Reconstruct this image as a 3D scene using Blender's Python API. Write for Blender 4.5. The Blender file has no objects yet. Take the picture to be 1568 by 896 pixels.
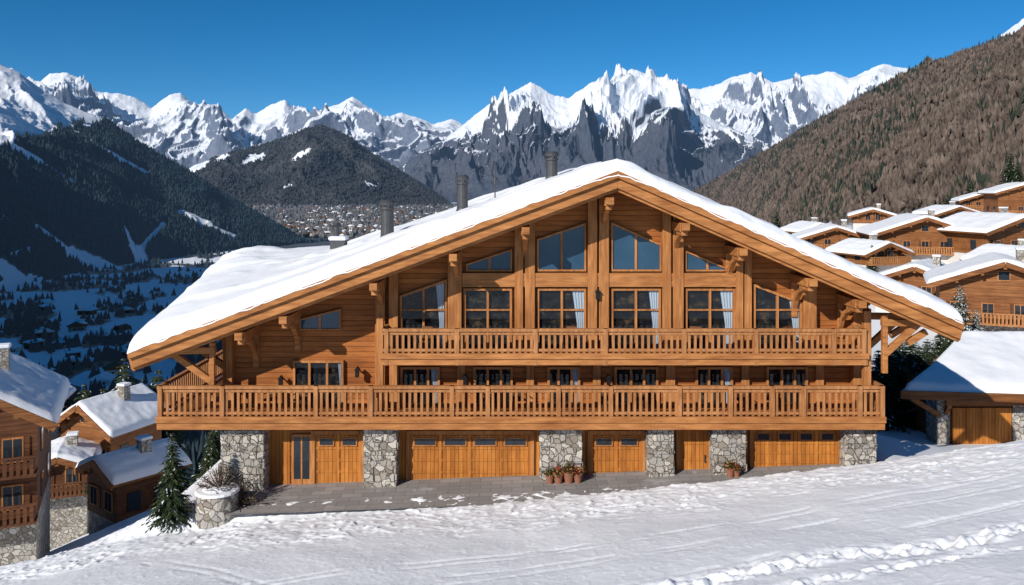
import bpy, math, random
import numpy as np
from mathutils import Vector, Matrix
random.seed(7); rng=np.random.RandomState(7)
F=1300.; CX=784.; HY=290.
def WX(px,d): return (px-CX)/F*d
def WZ(py,d): return (HY-py)/F*d
scene=bpy.context.scene
def sst(x,a,b):
    t=np.clip((x-a)/(b-a),0,1); return t*t*(3-2*t)
# ---------------------------------------------------------------- noise
perm=rng.permutation(512); ga=rng.rand(512)*2*math.pi; gxx=np.cos(ga); gyy=np.sin(ga)
def pn(x,y):
    xi=np.floor(x).astype(np.int64); yi=np.floor(y).astype(np.int64)
    fx=x-xi; fy=y-yi
    u=fx**3*(fx*(fx*6-15)+10); v=fy**3*(fy*(fy*6-15)+10)
    def g(ix,iy,a,b):
        h=perm[(perm[ix&511]+iy)&511]; return gxx[h]*a+gyy[h]*b
    n0=g(xi,yi,fx,fy)*(1-u)+g(xi+1,yi,fx-1,fy)*u
    n1=g(xi,yi+1,fx,fy-1)*(1-u)+g(xi+1,yi+1,fx-1,fy-1)*u
    return (n0*(1-v)+n1*v)*1.5
def fbm(x,y,o=5,g=.5):
    s=0;a=1;t=0
    for i in range(o):
        s=s+a*pn(x+17.3*i,y-9.1*i); t+=a; a*=g; x=x*2.03; y=y*2.03
    return s/t
def ridged(x,y,o=6,g=.5):
    s=0;a=1;t=0;w=1
    for i in range(o):
        n=(1-np.minimum(np.abs(pn(x+31.7*i,y+5.3*i))*1.5,1))**2
        s=s+a*n*w; w=np.clip(n*1.6,0,1); t+=a; a*=g; x=x*2.07; y=y*2.07
    return s/t*1.35
# ---------------------------------------------------------------- materials
class NT:
    def __init__(s,name,rough=.8,spec=.3):
        s.m=bpy.data.materials.new(name); s.m.use_nodes=True; s.t=s.m.node_tree
        s.b=s.t.nodes['Principled BSDF']; s.out=s.t.nodes['Material Output']
        s.b.inputs['Roughness'].default_value=rough; s.b.inputs['Specular IOR Level'].default_value=spec
    def n(s,ty,props=None,**ins):
        nd=s.t.nodes.new(ty)
        for k,v in (props or {}).items(): setattr(nd,k,v)
        for k,v in ins.items():
            kk=k.replace('_',' ')
            key=int(k[1:]) if k[0]=='i' and k[1:].isdigit() else kk
            sk=nd.inputs[key]
            if isinstance(v,bpy.types.NodeSocket): s.t.links.new(v,sk)
            else: sk.default_value=v
        return nd
    def l(s,a,b): s.t.links.new(a,b)
    def math(s,op,a,b=0.,c=None,clamp=False):
        nd=s.n('ShaderNodeMath',{'operation':op,'use_clamp':clamp},i0=a,i1=b)
        if c is not None:
            if isinstance(c,bpy.types.NodeSocket): s.l(c,nd.inputs[2])
            else: nd.inputs[2].default_value=c
        return nd.outputs[0]
    def obj(s,scale=(1,1,1)):
        tc=s.n('ShaderNodeTexCoord'); mp=s.n('ShaderNodeMapping',Vector=tc.outputs['Object']); mp.inputs['Scale'].default_value=scale
        return mp.outputs[0]
    def noise(s,vec,scale,detail=4,rough=.55,dist=0):
        nd=s.n('ShaderNodeTexNoise',Vector=vec,Scale=scale,Detail=detail,Roughness=rough,Distortion=dist); return nd.outputs[0]
    def ramp(s,fac,stops,interp='LINEAR'):
        nd=s.n('ShaderNodeValToRGB',Fac=fac); cr=nd.color_ramp; cr.interpolation=interp
        cr.elements[0].position=stops[0][0]; cr.elements[0].color=(*stops[0][1],1)
        cr.elements[1].position=stops[-1][0]; cr.elements[1].color=(*stops[-1][1],1)
        for p,c in stops[1:-1]:
            e=cr.elements.new(p); e.color=(*c,1)
        return nd.outputs[0]
    def mix(s,fac,a,b,bt='MIX'):
        nd=s.n('ShaderNodeMix',{'data_type':'RGBA','blend_type':bt})
        for i,v in ((0,fac),(6,a),(7,b)):
            if isinstance(v,bpy.types.NodeSocket): s.l(v,nd.inputs[i])
            else: nd.inputs[i].default_value=v if i==0 else (*v,1)
        return nd.outputs[2]
    def bump(s,h,strength=.5,dist=.05):
        nd=s.n('ShaderNodeBump',Height=h,Strength=strength,Distance=dist)
        s.l(nd.outputs[0],s.b.inputs['Normal']); return nd.outputs[0]
    def col(s,c):
        if isinstance(c,bpy.types.NodeSocket): s.l(c,s.b.inputs['Base Color'])
        else: s.b.inputs['Base Color'].default_value=(*c,1)
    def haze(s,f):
        # distance haze painted in as blue emission, mixed in more with world Y
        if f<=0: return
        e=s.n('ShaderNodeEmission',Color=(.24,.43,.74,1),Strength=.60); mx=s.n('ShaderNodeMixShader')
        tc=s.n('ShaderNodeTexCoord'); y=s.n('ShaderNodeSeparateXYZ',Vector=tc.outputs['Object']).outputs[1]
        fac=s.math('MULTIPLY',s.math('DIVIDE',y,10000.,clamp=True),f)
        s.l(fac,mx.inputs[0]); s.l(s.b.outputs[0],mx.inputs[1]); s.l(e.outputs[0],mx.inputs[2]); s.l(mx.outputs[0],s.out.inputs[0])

def wood(name,c1,c2,grain=(1,1,1),boards=None,axis=2,rough=.65):
    m=NT(name,rough,.25)
    n1=m.noise(m.obj(grain),3.0,6,.6); n2=m.noise(m.obj(),.7,3)
    c=m.ramp(n1,[(.3,c1),(.7,c2)])
    c=m.mix(m.ramp(n2,[(.3,(0,0,0)),(.7,(1,1,1))]),m.mix(1.,c,(.74,.68,.62),'MULTIPLY'),c)
    h=n1
    if boards:
        sp=m.n('ShaderNodeSeparateXYZ',Vector=m.obj())
        q=m.math('DIVIDE',sp.outputs[axis],boards); fr=m.math('FRACT',q); fl=m.math('FLOOR',q)
        wn=m.n('ShaderNodeTexWhiteNoise',{'noise_dimensions':'1D'},W=fl).outputs[0]
        c=m.mix(wn,m.mix(1.,c,(.72,.67,.62),'MULTIPLY'),c)
        e=m.math('ABSOLUTE',m.math('SUBTRACT',fr,.5))
        j=m.ramp(e,[(.42,(1,1,1)),(.5,(.0,.0,.0))])
        c=m.mix(m.math('MULTIPLY',m.math('SUBTRACT',1.,j),.6),c,(.05,.02,.01))
        h=m.math('ADD',m.math('MULTIPLY',n1,.15),j)
    m.col(c); m.bump(h,.6,.03)
    return m.m
W_BEAM=wood('timber_beam',(.29,.110,.032),(.59,.262,.088),(.35,2,2.5))
W_POST=wood('timber_post',(.31,.118,.034),(.61,.275,.093),(3,3,.3))
W_SIDE=wood('log_siding',(.33,.110,.025),(.55,.205,.052),(.3,1,3),boards=.21)
W_DOOR=wood('door_wood',(.45,.160,.028),(.68,.275,.055),(3,3,.4),boards=.16,axis=0)
W_RAIL=wood('rail_wood',(.31,.130,.044),(.55,.262,.104),(3,3,.6))
W_DARK=wood('weathered_wood',(.10,.042,.020),(.22,.09,.038),(.3,1,3),boards=.25)
W_MID=wood('chalet_wood',(.21,.085,.028),(.40,.170,.060),(.3,1,3),boards=.3)
W_SOFF=wood('soffit_wood',(.23,.090,.028),(.41,.170,.054),(1,.3,1),boards=.2,axis=0)

def snowmat(name,b1=.25,sc=5.,tint=(.82,.85,.90)):
    m=NT(name,.6,.25)
    v=m.obj(); a=m.noise(v,sc,5,.6); b=m.noise(v,sc*9,3,.6); c=m.noise(v,sc*.12,3)
    m.col(m.mix(c,tuple(t*.96 for t in tint),tint))
    h=m.math('ADD',a,m.math('MULTIPLY',b,.15)); m.bump(h,b1,.12)
    return m.m
SNOW_R=snowmat('roof_snow',.22,2.2,(.87,.885,.91))

def terrain_mat(name,rockcols,ns,kn=.5,ks=0.,n0=.8,snowc=(.82,.85,.90),bump=.5,bd=10.,lo=.45,hi=.55,haze=0.):
    m=NT(name,.85,.1)
    v=m.obj(); n1=m.noise(v,ns,8,.65); n2=m.noise(v,ns*.25,4,.5); n3=m.noise(v,ns*5,3,.6)
    at=m.n('ShaderNodeAttribute',{'attribute_name':'snow'}).outputs['Fac']
    g=m.n('ShaderNodeNewGeometry'); nz=m.n('ShaderNodeSeparateXYZ',Vector=g.outputs['Normal']).outputs[2]
    f=m.math('ADD',at,m.math('MULTIPLY',m.math('SUBTRACT',n1,.5),kn))
    f=m.math('ADD',f,m.math('MULTIPLY',m.math('SUBTRACT',nz,n0),ks))
    mask=m.ramp(f,[(lo,(0,0,0)),(hi,(1,1,1))])
    rc=m.mix(m.ramp(m.math('ADD',m.math('MULTIPLY',n3,.6),m.math('MULTIPLY',n2,.4)),[(.38,(0,0,0)),(.62,(1,1,1))]),rockcols[0],rockcols[1])
    sc=m.mix(n2,tuple(c*.95 for c in snowc),snowc)
    m.col(m.mix(mask,rc,sc))
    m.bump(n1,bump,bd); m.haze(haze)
    return m.m

def stone_mat():
    m=NT('stone_masonry',.85,.2)
    v=m.obj(); vv=m.n('ShaderNodeVectorMath',{'operation':'ADD'},i0=v)
    dn=m.n('ShaderNodeTexNoise',Vector=v,Scale=2.5,Detail=2); sc=m.n('ShaderNodeVectorMath',{'operation':'SCALE'},i0=dn.outputs[1]); sc.inputs['Scale'].default_value=.3
    m.l(sc.outputs[0],vv.inputs[1])
    vo=m.n('ShaderNodeTexVoronoi',Vector=vv.outputs[0],Scale=3.9); ve=m.n('ShaderNodeTexVoronoi',{'feature':'DISTANCE_TO_EDGE'},Vector=vv.outputs[0],Scale=3.9)
    rv=m.n('ShaderNodeSeparateColor',Color=vo.outputs['Color']).outputs[0]
    c=m.ramp(rv,[(.1,(.29,.25,.205)),(.35,(.50,.45,.38)),(.6,(.40,.38,.35)),(.9,(.64,.60,.52))])
    c=m.mix(m.noise(v,14,5,.6),m.mix(1.,c,(.65,.65,.65),'MULTIPLY'),c)
    e=m.ramp(ve.outputs['Distance'],[(.01,(0,0,0)),(.06,(1,1,1))])
    m.col(m.mix(e,(.20,.18,.16),c)); m.bump(m.math('ADD',e,m.math('MULTIPLY',m.noise(v,10,4),.4)),.9,.07)
    return m.m
STONE=stone_mat()
def simple(name,c,rough=.6,metal=0,ns=None,var=.3,spec=.3):
    m=NT(name,rough,spec); m.b.inputs['Metallic'].default_value=metal
    n=m.noise(m.obj(),ns or 4,4); m.col(m.mix(n,tuple(x*(1-var) for x in c),tuple(min(1,x*(1+var)) for x in c))); return m.m
def glass(name,back,gl,rough=.02):
    m=NT(name)
    tr=m.n('ShaderNodeBsdfTransparent'); tr.inputs[0].default_value=(*back,1)
    g=m.n('ShaderNodeBsdfGlossy',Roughness=rough); g.inputs[0].default_value=(.85,.93,1,1)
    mx=m.n('ShaderNodeMixShader',Fac=gl); m.l(tr.outputs[0],mx.inputs[1]); m.l(g.outputs[0],mx.inputs[2]); m.l(mx.outputs[0],m.out.inputs[0]); return m.m
GLASS=glass('window_glass',(.7,.78,.85),.035)
GLASS_B=NT('painted_sky_glass',.08,.5); GLASS_B.col(GLASS_B.mix(GLASS_B.noise(GLASS_B.obj((.6,1,.6)),1.5,3),(.014,.045,.085),(.04,.10,.17))); GLASS_B=GLASS_B.m  # sky reflection painted as a blue base tint on the gable panes
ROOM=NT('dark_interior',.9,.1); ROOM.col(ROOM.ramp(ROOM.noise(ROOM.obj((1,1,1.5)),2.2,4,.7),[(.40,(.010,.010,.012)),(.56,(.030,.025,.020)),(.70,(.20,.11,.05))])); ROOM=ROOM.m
CURT=simple('white_curtain',(.66,.66,.66),.9,0,8,.08)
DGLASS=NT('dark_glass',.08,.5); DGLASS.col((.02,.028,.036)); DGLASS=DGLASS.m
METAL=simple('chimney_metal',(.085,.088,.092),.5,.4,6,.3)
BLACK=simple('black_iron',(.02,.02,.02),.5,.5)
PLASTER=simple('white_plaster',(.62,.60,.56),.9,0,3,.08)
# ---------------------------------------------------------------- mesh helpers
def link(o,parent=None):
    scene.collection.objects.link(o)
    if parent: o.parent=parent
    return o
def empty(name,loc=(0,0,0),rz=0):
    o=bpy.data.objects.new(name,None); o.location=loc; o.rotation_euler=(0,0,rz); o.empty_display_size=.5; return link(o)
class MB:
    def __init__(s): s.v=[];s.f=[];s.m=[]
    def face(s,pts,mat=0):
        b=len(s.v); s.v+= [tuple(p) for p in pts]; s.f.append(tuple(range(b,b+len(pts)))); s.m.append(mat)
    def box(s,x0,x1,y0,y1,z0,z1,mat=0):
        b=len(s.v); s.v+=[(x0,y0,z0),(x1,y0,z0),(x1,y1,z0),(x0,y1,z0),(x0,y0,z1),(x1,y0,z1),(x1,y1,z1),(x0,y1,z1)]
        for q in ((0,3,2,1),(4,5,6,7),(0,1,5,4),(1,2,6,5),(2,3,7,6),(3,0,4,7)): s.f.append(tuple(b+i for i in q)); s.m.append(mat)
    def prism(s,poly,y0,y1,mat=0):
        b=len(s.v);n=len(poly); s.v+=[(x,y0,z) for x,z in poly]+[(x,y1,z) for x,z in poly]
        s.f.append(tuple(range(b,b+n))); s.f.append(tuple(range(b+2*n-1,b+n-1,-1))); s.m+=[mat]*2
        for i in range(n):
            j=(i+1)%n; s.f.append((b+i,b+n+i,b+n+j,b+j)); s.m.append(mat)
    def beam(s,p0,p1,w,h,mat=0,up=(0,0,1)):
        p0=Vector(p0);p1=Vector(p1);d=(p1-p0).normalized();u=Vector(up)
        if abs(d.dot(u))>.98:u=Vector((0,1,0))
        a=d.cross(u).normalized()*w/2; c=a.normalized().cross(d).normalized()*h/2
        b=len(s.v); s.v+=[tuple(p+q) for p in(p0,p1) for q in(-a-c,a-c,a+c,-a+c)]
        for q in ((3,2,1,0),(4,5,6,7),(0,1,5,4),(1,2,6,5),(2,3,7,6),(3,0,4,7)): s.f.append(tuple(b+i for i in q)); s.m.append(mat)
    def cyl(s,x,y,z0,z1,r0,r1=None,n=16,mat=0,cap=True):
        r1=r0 if r1 is None else r1; b=len(s.v)
        for z,r in((z0,r0),(z1,r1)):
            for i in range(n):
                a=2*math.pi*i/n; s.v.append((x+r*math.cos(a),y+r*math.sin(a),z))
        for i in range(n):
            j=(i+1)%n; s.f.append((b+i,b+j,b+n+j,b+n+i)); s.m.append(mat)
        if cap: s.f.append(tuple(range(b+n,b+2*n))); s.m.append(mat); s.f.append(tuple(range(b+n-1,b-1,-1))); s.m.append(mat)
    def build(s,name,mats,parent=None,bevel=0,loc=None,smooth=False):
        me=bpy.data.meshes.new(name); me.from_pydata(s.v,[],s.f)
        for m in (mats if isinstance(mats,(list,tuple)) else [mats]): me.materials.append(m)
        me.polygons.foreach_set('material_index',s.m)
        if smooth: me.polygons.foreach_set('use_smooth',[True]*len(s.f))
        me.update(); o=bpy.data.objects.new(name,me); link(o,parent)
        if loc: o.location=loc
        if bevel:
            b=o.modifiers.new('bevel','BEVEL'); b.width=bevel; b.segments=2; b.limit_method='ANGLE'
        return o
def grid_mesh(name,X,Y,Z,mat,attr=None,parent=None):
    nr,nc=X.shape; co=np.stack([X,Y,Z],-1).reshape(-1,3).astype(np.float32)
    idx=np.arange(nr*nc).reshape(nr,nc)
    q=np.stack([idx[:-1,:-1],idx[:-1,1:],idx[1:,1:],idx[1:,:-1]],-1).reshape(-1,4)
    return raw_mesh(name,co,q,mat,attr,parent,True)
def raw_mesh(name,co,q,mat,attr=None,parent=None,smooth=False):
    me=bpy.data.meshes.new(name); k=q.shape[1]
    me.vertices.add(len(co)); me.vertices.foreach_set('co',co.astype(np.float32).ravel())
    me.loops.add(q.size); me.loops.foreach_set('vertex_index',q.ravel().astype(np.int32))
    me.polygons.add(len(q)); me.polygons.foreach_set('loop_start',np.arange(0,q.size,k,dtype=np.int32))
    me.polygons.foreach_set('use_smooth',np.full(len(q),smooth,dtype=bool))
    me.update(calc_edges=True)
    if attr is not None:
        a=me.attributes.new('snow','FLOAT','POINT'); a.data.foreach_set('value',attr.ravel().astype(np.float32))
    me.materials.append(mat); o=bpy.data.objects.new(name,me); return link(o,parent)
# ---------------------------------------------------------------- ground
GY=33.35
FC0=-11.56
def crest(X): return np.interp(X,[-60,-18.1,-12.8,-8.9,.4,12.8,18.1,40,120],[-34,-13.35,-12.3,-11.80,-11.12,-9.68,-8.85,-6.5,-3])
def floorz(Y): return np.interp(Y,[0,1700,3600,9000],[-110,-110,-70,-30])
def ground(X,Y):
    a=X/np.maximum(Y,1)
    fore=crest(X)+.17*(30-Y)
    fc=FC0+.037*(np.clip(X,-12,16)+8)-.4*np.maximum(0,-12.5-X)-.25*np.clip(X-15,0,7)
    fc=fc-3.8*sst(-X,12.6,16.)*sst(Y,30.6,37)
    wl=1-sst(a,-.25,.1)
    left=fc-.2*np.maximum(Y-50,0)
    fz=floorz(Y); k=8.
    left=fz+np.log1p(np.exp(np.clip((left-fz)/k,-30,30)))*k
    right=np.interp(Y,[36,42,80,130,200,450,2000,9000],[-11.5,-12.6,-14,-10,-9,-28,-110,-30])-0*X
    wr=sst(a,.2,.4)*sst(Y,38,42)
    back=left*(1-wr)+right*wr
    w=sst(Y,30.,31.2)
    z=fore*(1-w)+back*w
    und=fbm(X/6,Y/6,3)*.14*(1-sst(Y,29,31))
    und2=fbm(X/7,Y/7,3)*.5*sst(-X,14,18)*sst(Y,31,36)
    far=fbm(X/60,Y/60,4)*4*sst(Y,90,200)
    return z+und+far+und2
def gz(x,y): return float(ground(np.array([float(x)]),np.array([float(y)]))[0])
rows=np.concatenate([np.linspace(3,15,20)[:-1],np.linspace(15,32,300)[:-1],np.geomspace(32,150,110)[:-1],np.geomspace(150,12000,150)])
cols=np.concatenate([np.linspace(-2.2,-.66,40)[:-1],np.linspace(-.66,.66,640),np.linspace(.66,2.2,40)[1:]])
A_,Y_=np.meshgrid(cols,rows); X_=A_*Y_
Z_=ground(X_,Y_)
env=sst(Y_+fbm(X_/3,Y_/3,2)*1.5,25.2,27.5)*(1-sst(Y_,31.0,31.8))
dens=.3+.7*sst(fbm(X_/2.2,Y_/2.2,3),-.25,.35)
clod=(np.clip(ridged(X_*1.5,Y_*1.5,4)-.5,0,1)*.13*dens+fbm(X_*1.4,Y_*1.4,3)*.06+fbm(X_*4,Y_*4,2)*.022)
Z_+=env*clod
Z_+=(1-env)*(Y_<32)*(fbm(X_*1.6,Y_*1.2,4)*.013+np.clip(ridged(X_*2.3,Y_*2.3,3)-.8,0,1)*.05)
def trail(x0,y0,x1,y1,w,amp,fr):
    dx,dy=x1-x0,y1-y0; L=math.hypot(dx,dy); s=((X_-x0)*dx+(Y_-y0)*dy)/L; d=((X_-x0)*-dy+(Y_-y0)*dx)/L
    d=d+.15*np.sin(s*.9)+fbm(s*.7,s*0+3,2)*.25
    e=np.exp(-(d/w)**2)*sst(s,0,.5)*(1-sst(s,L-.5,L))
    return e*amp*(fbm(X_*fr,Y_*fr,3)*2.2-.25)*(Y_<32)
Z_+=trail(1.5,18.6,13.5,20.6,.42,.14,2.4)
Z_+=trail(4.5,18.0,13.5,19.2,.22,.10,3.)
for (x0,y0,x1,y1,dp) in ((-6,17.5,14,22.5,.04),(-5.6,17.4,14.4,22.4,.04),(-14,21,12,25.2,.03),(-13.6,20.6,12.4,24.8,.03),(-3,18,3,26,.025),(-2.8,18,3.3,26,.025),(-9,19,4,22,.02),(2,22,15,24,.025),(-8,23,-3,18,.02),(-7.5,23,-2.6,18,.02)):
    dx,dy=x1-x0,y1-y0; L=math.hypot(dx,dy); d=((X_-x0)*-dy+(Y_-y0)*dx)/L+.3*np.sin(X_*.35)
    Z_-=dp*np.exp(-(d/.09)**2)*(Y_<26)*sst(fbm(X_*.4,Y_*.4,2),-.25,.1)
veg=fbm(X_/55,Y_/90,5)
att=np.where(Y_<120,1.2,.60+veg*1.2+.25*(1-sst(Y_,120,300)))
att=np.where((Y_>1500),.38+fbm(X_/200,Y_/300,5)*.8,att)
GMAT=terrain_mat('snow_ground',((.035,.042,.044),(.085,.075,.065)),.08,.3,0,bump=0.0,snowc=(.85,.87,.90))
v=NT.__new__(NT); v.m=GMAT; v.t=GMAT.node_tree; v.b=v.t.nodes['Principled BSDF']; v.out=v.t.nodes['Material Output']
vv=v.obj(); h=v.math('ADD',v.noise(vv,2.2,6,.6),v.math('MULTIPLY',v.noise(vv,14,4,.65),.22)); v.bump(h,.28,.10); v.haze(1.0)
grid_mesh('snow_ground',X_,Y_,Z_,GMAT,att)
# ---------------------------------------------------------------- mountains
def mountain(name,sil,dr,df,zf,px0,px1,nc,nr,amp,ns,jag,prof,mat,snowfn,back=.4,sm=60,oct_=7,fade=2.2):
    px=np.linspace(px0,px1,nc); sx=[p[0] for p in sil]; sy0=np.interp(px,sx,[p[1] for p in sil])
    step=(px1-px0)/nc
    fine=(fbm(px/15,px*0+ns*1000,6,.6))*jag
    ip=lambda d: np.interp(px,[p[0] for p in d],[p[1] for p in d]) if isinstance(d,(list,tuple)) else np.full(nc,float(d))
    dR=ip(dr);dF=ip(df);zF=ip(zf); zR=(HY-sy0)/F*dR; zJ=-fine/F*dR
    def smooth(z,wd):
        k=max(3,int(wd/step)); ker=np.hanning(k+2); ker/=ker.sum(); return np.convolve(np.pad(z,k,mode='edge'),ker,'same')[k:-k]
    z8=smooth(zR,7); zS=smooth(zR,sm)
    t=np.linspace(1,-back,nr)[:,None]
    d=dR+(dF-dR)*t
    pxs=px+(fbm(px/70,d/700,4)*46*np.clip(t*2.5,0,1))
    zz8=np.interp(pxs,px,z8)
    zt=zz8+(zS-zz8)*np.clip(t*fade,0,1)+zJ*np.exp(-np.abs(t)*22)
    X=(px-CX)/F*d
    h=np.clip(1-t,0,1)**prof
    Z=np.where(t>=0,zF+(zt-zF)*h, zt-(zR-zF)*np.abs(t)/max(back,.01)*.9)
    wx=fbm(X*ns*.5,d*ns*.5,3)*.6
    R=ridged(X*ns+wx,d*ns*.6+wx,oct_,.55)
    e=np.clip(t*4,0,1)*np.clip((1-t)*4,0,1)
    H=np.maximum(zS-zF,0)
    Z=Z+H*amp*(R-(.95-.5*np.clip(t*3,0,1)))*e
    SY=HY-Z/d*F; PX=np.broadcast_to(px,Z.shape); T=np.broadcast_to(t,Z.shape)
    at=snowfn(PX,SY,T,Z,X,d,R)
    grid_mesh(name,X,d,Z,mat,at); return X,d,Z,at,PX,SY,T
MA=terrain_mat('far_alpine_rock',((.11,.14,.20),(.19,.21,.26)),.006,.55,1.15,.80,bump=.6,bd=35,haze=.24)  # rock colours tinted blue to imitate distance haze
MBm=terrain_mat('massif_rock',((.048,.060,.086),(.090,.095,.115)),.008,.42,.95,.80,bump=.7,bd=24,haze=.30)  # bluish rock carries painted haze in its base colour
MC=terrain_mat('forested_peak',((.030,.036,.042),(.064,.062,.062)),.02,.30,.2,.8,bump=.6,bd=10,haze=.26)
MD=terrain_mat('shaded_forest_slope',((.016,.030,.042),(.036,.054,.070)),.02,.16,.0,.8,bump=.5,bd=5,haze=.50)  # forest colours pushed towards blue as painted haze
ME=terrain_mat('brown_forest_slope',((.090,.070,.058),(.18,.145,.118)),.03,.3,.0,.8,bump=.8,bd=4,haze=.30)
silA=[(-400,60),(-100,80),(0,103),(20,104),(45,122),(62,124),(75,112),(100,110),(125,120),(150,140),(185,143),(210,150),(232,165),(262,143),(275,142),(300,160),(330,158),(355,182),(375,165),(390,174),(415,160),(437,152),(460,176),(480,172),(520,158),(540,147),(560,160),(590,180),(615,172),(640,180),(665,190),(690,181),(720,195),(800,190),(900,170),(1000,150),(1040,138),(1090,132),(1120,118),(1150,110),(1185,126),(1220,118),(1275,108),(1300,120),(1350,97),(1405,107),(1450,100),(1480,84),(1520,62),(1568,27),(1700,-20),(2000,-20)]
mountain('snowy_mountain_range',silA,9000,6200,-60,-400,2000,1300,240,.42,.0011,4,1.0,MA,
    lambda P,S,t,Z,X,Y,R:.68+(Z-520)/1600-(R-.5)*.2,sm=110)
silB=[(520,320),(560,300),(600,268),(640,236),(690,205),(740,165),(775,147),(812,125),(850,146),(870,150),(905,126),(935,122),(968,104),(985,112),(1010,122),(1030,140),(1060,163),(1100,188),(1150,208),(1185,228),(1240,262),(1300,320)]
def snB(P,S,t,Z,X,Y,R):
    s=.5+(Z-340+230*fbm(X/420,Y/420,5))/340-(R-.5)*.45
    st=1-np.abs(pn(P/24+fbm(P/60,t*3,3)*1.2,t*1.1+4))*10
    return np.maximum(s,np.where(st>0,.25+.5*np.clip(st,0,1),0)*(1-sst(t,.60,.85)))
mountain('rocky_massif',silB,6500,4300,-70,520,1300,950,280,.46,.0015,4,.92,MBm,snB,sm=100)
silC=[(180,330),(220,300),(260,272),(300,252),(345,235),(400,222),(450,204),(490,190),(530,206),(570,235),(620,266),(672,300),(720,330)]
def snC(P,S,t,Z,X,Y,R):
    s=.10+(Z-345)/300
    for (x,y,w,h,a) in ((388,243,18,6,-.3),(462,236,16,5,-.55),(300,255,20,9,-.4),(440,285,8,2.5,-.3),(566,282,16,2.5,.25),(340,242,12,4,-.4)):
        dx=(P-x);dy=(S-y)-a*dx+fbm(P/7,S/5,3)*7; s=np.maximum(s,.95-((dx/w)**2+(dy/h)**2)*.45)
    return s
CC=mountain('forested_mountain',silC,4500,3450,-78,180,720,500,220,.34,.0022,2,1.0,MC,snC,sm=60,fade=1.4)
silD=[(-900,-200),(-400,-60),(-150,40),(0,98),(30,112),(60,134),(100,158),(160,184),(215,222),(280,260),(340,298),(400,333),(465,372),(520,400)]
def snD(P,S,t,Z,X,Y,R):
    s=.10+0*P
    edge=np.interp(P,[-400,0,60,110,150,180],[225,218,212,198,192,150])+fbm(P/14,S/14,4)*22
    s=np.where(S<edge,1.0,s)
    def seg(x0,y0,x1,y1,w,wn=2.5):
        nonlocal s
        dx,dy=x1-x0,y1-y0;L2=dx*dx+dy*dy; u=np.clip(((P-x0)*dx+(S-y0)*dy)/L2,0,1)
        d=np.hypot(P-x0-u*dx,S-y0-u*dy)+fbm(P/9,S/9,3)*wn; s=np.maximum(s,.9-.4*d/w)
    seg(0,215,60,248,6);seg(60,248,130,290,3.0);seg(180,242,224,266,4.);seg(276,326,320,346,6);seg(320,346,360,364,4);seg(110,200,180,240,2.5)
    seg(55,348,120,395,5);seg(190,350,210,392,4);seg(250,345,212,385,5);seg(212,385,218,405,10);seg(0,408,50,445,12);seg(160,425,290,418,10,5);seg(0,332,30,345,3);seg(110,388,170,415,11,4);seg(20,390,50,380,4)
    s=np.maximum(s,np.where(S>428+fbm(P/30,S/10,3)*30,.62,0))
    return s
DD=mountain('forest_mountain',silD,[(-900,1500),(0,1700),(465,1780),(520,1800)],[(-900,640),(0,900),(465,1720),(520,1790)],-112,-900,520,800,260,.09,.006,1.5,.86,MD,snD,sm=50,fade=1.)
silE=[(1040,305),(1070,291),(1120,264),(1180,230),(1250,190),(1330,148),(1400,114),(1460,95),(1500,78),(1568,52),(1800,-80),(2200,-200)]
def snE(P,S,t,Z,X,Y,R):
    return .12+np.clip(fbm(X/40,Y/40,4)*.55,0,.32)+.4*sst(t,.9,1.)
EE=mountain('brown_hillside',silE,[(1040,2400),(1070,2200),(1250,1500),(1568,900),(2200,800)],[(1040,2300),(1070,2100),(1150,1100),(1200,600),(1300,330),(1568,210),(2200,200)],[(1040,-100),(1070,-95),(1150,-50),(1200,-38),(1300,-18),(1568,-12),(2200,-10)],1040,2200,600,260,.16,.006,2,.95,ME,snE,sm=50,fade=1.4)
gx_,gy_=np.meshgrid(np.linspace(-3200,-250,90),np.linspace(-1100,2100,90))  # unseen ridge added left of frame to shade the valley and forest slope
p0=np.array([-2300.,1200.]);p1=np.array([-900.,-150.]);dv=p1-p0;u=np.clip(((gx_-p0[0])*dv[0]+(gy_-p0[1])*dv[1])/(dv@dv),0,1)
dd=np.hypot(gx_-p0[0]-u*dv[0],gy_-p0[1]-u*dv[1]); zz=-112+760*np.clip(1-dd/720,0,1)*(1+.2*fbm(gx_/200,gy_/200,4))-8
grid_mesh('offscreen_shade_ridge',gx_,gy_,zz,MD,.1+sst(zz,450,600))
# ---------------------------------------------------------------- distant trees (massed)
def scatter(name,P,h,r,mat,spindle=False,n=6):
    N=len(P); a=np.linspace(0,2*math.pi,n,endpoint=False)[None,:]+rng.rand(N,1)*6
    rr=r[:,None]*(.65+.7*rng.rand(N,n))
    ring=np.stack([P[:,0:1]+rr*np.cos(a),P[:,1:2]+rr*np.sin(a),P[:,2:3]+h[:,None]*((.30 if spindle else .05)+.3*rng.rand(N,n)*(1 if spindle else .4))],-1)
    top=P+np.stack([r*.2*rng.randn(N),r*.2*rng.randn(N),h],-1); bot=P-np.array([0,0,1.])*h[:,None]*.1
    co=np.concatenate([ring,top[:,None],bot[:,None]],1).reshape(-1,3); b=(np.arange(N)*(n+2))[:,None]
    fs=[]
    for i in range(n):
        j=(i+1)%n; fs.append(np.concatenate([b+i,b+j,b+n],1))
        if spindle: fs.append(np.concatenate([b+j,b+i,b+n+1],1))
    return raw_mesh(name,co,np.concatenate(fs),mat)
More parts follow.
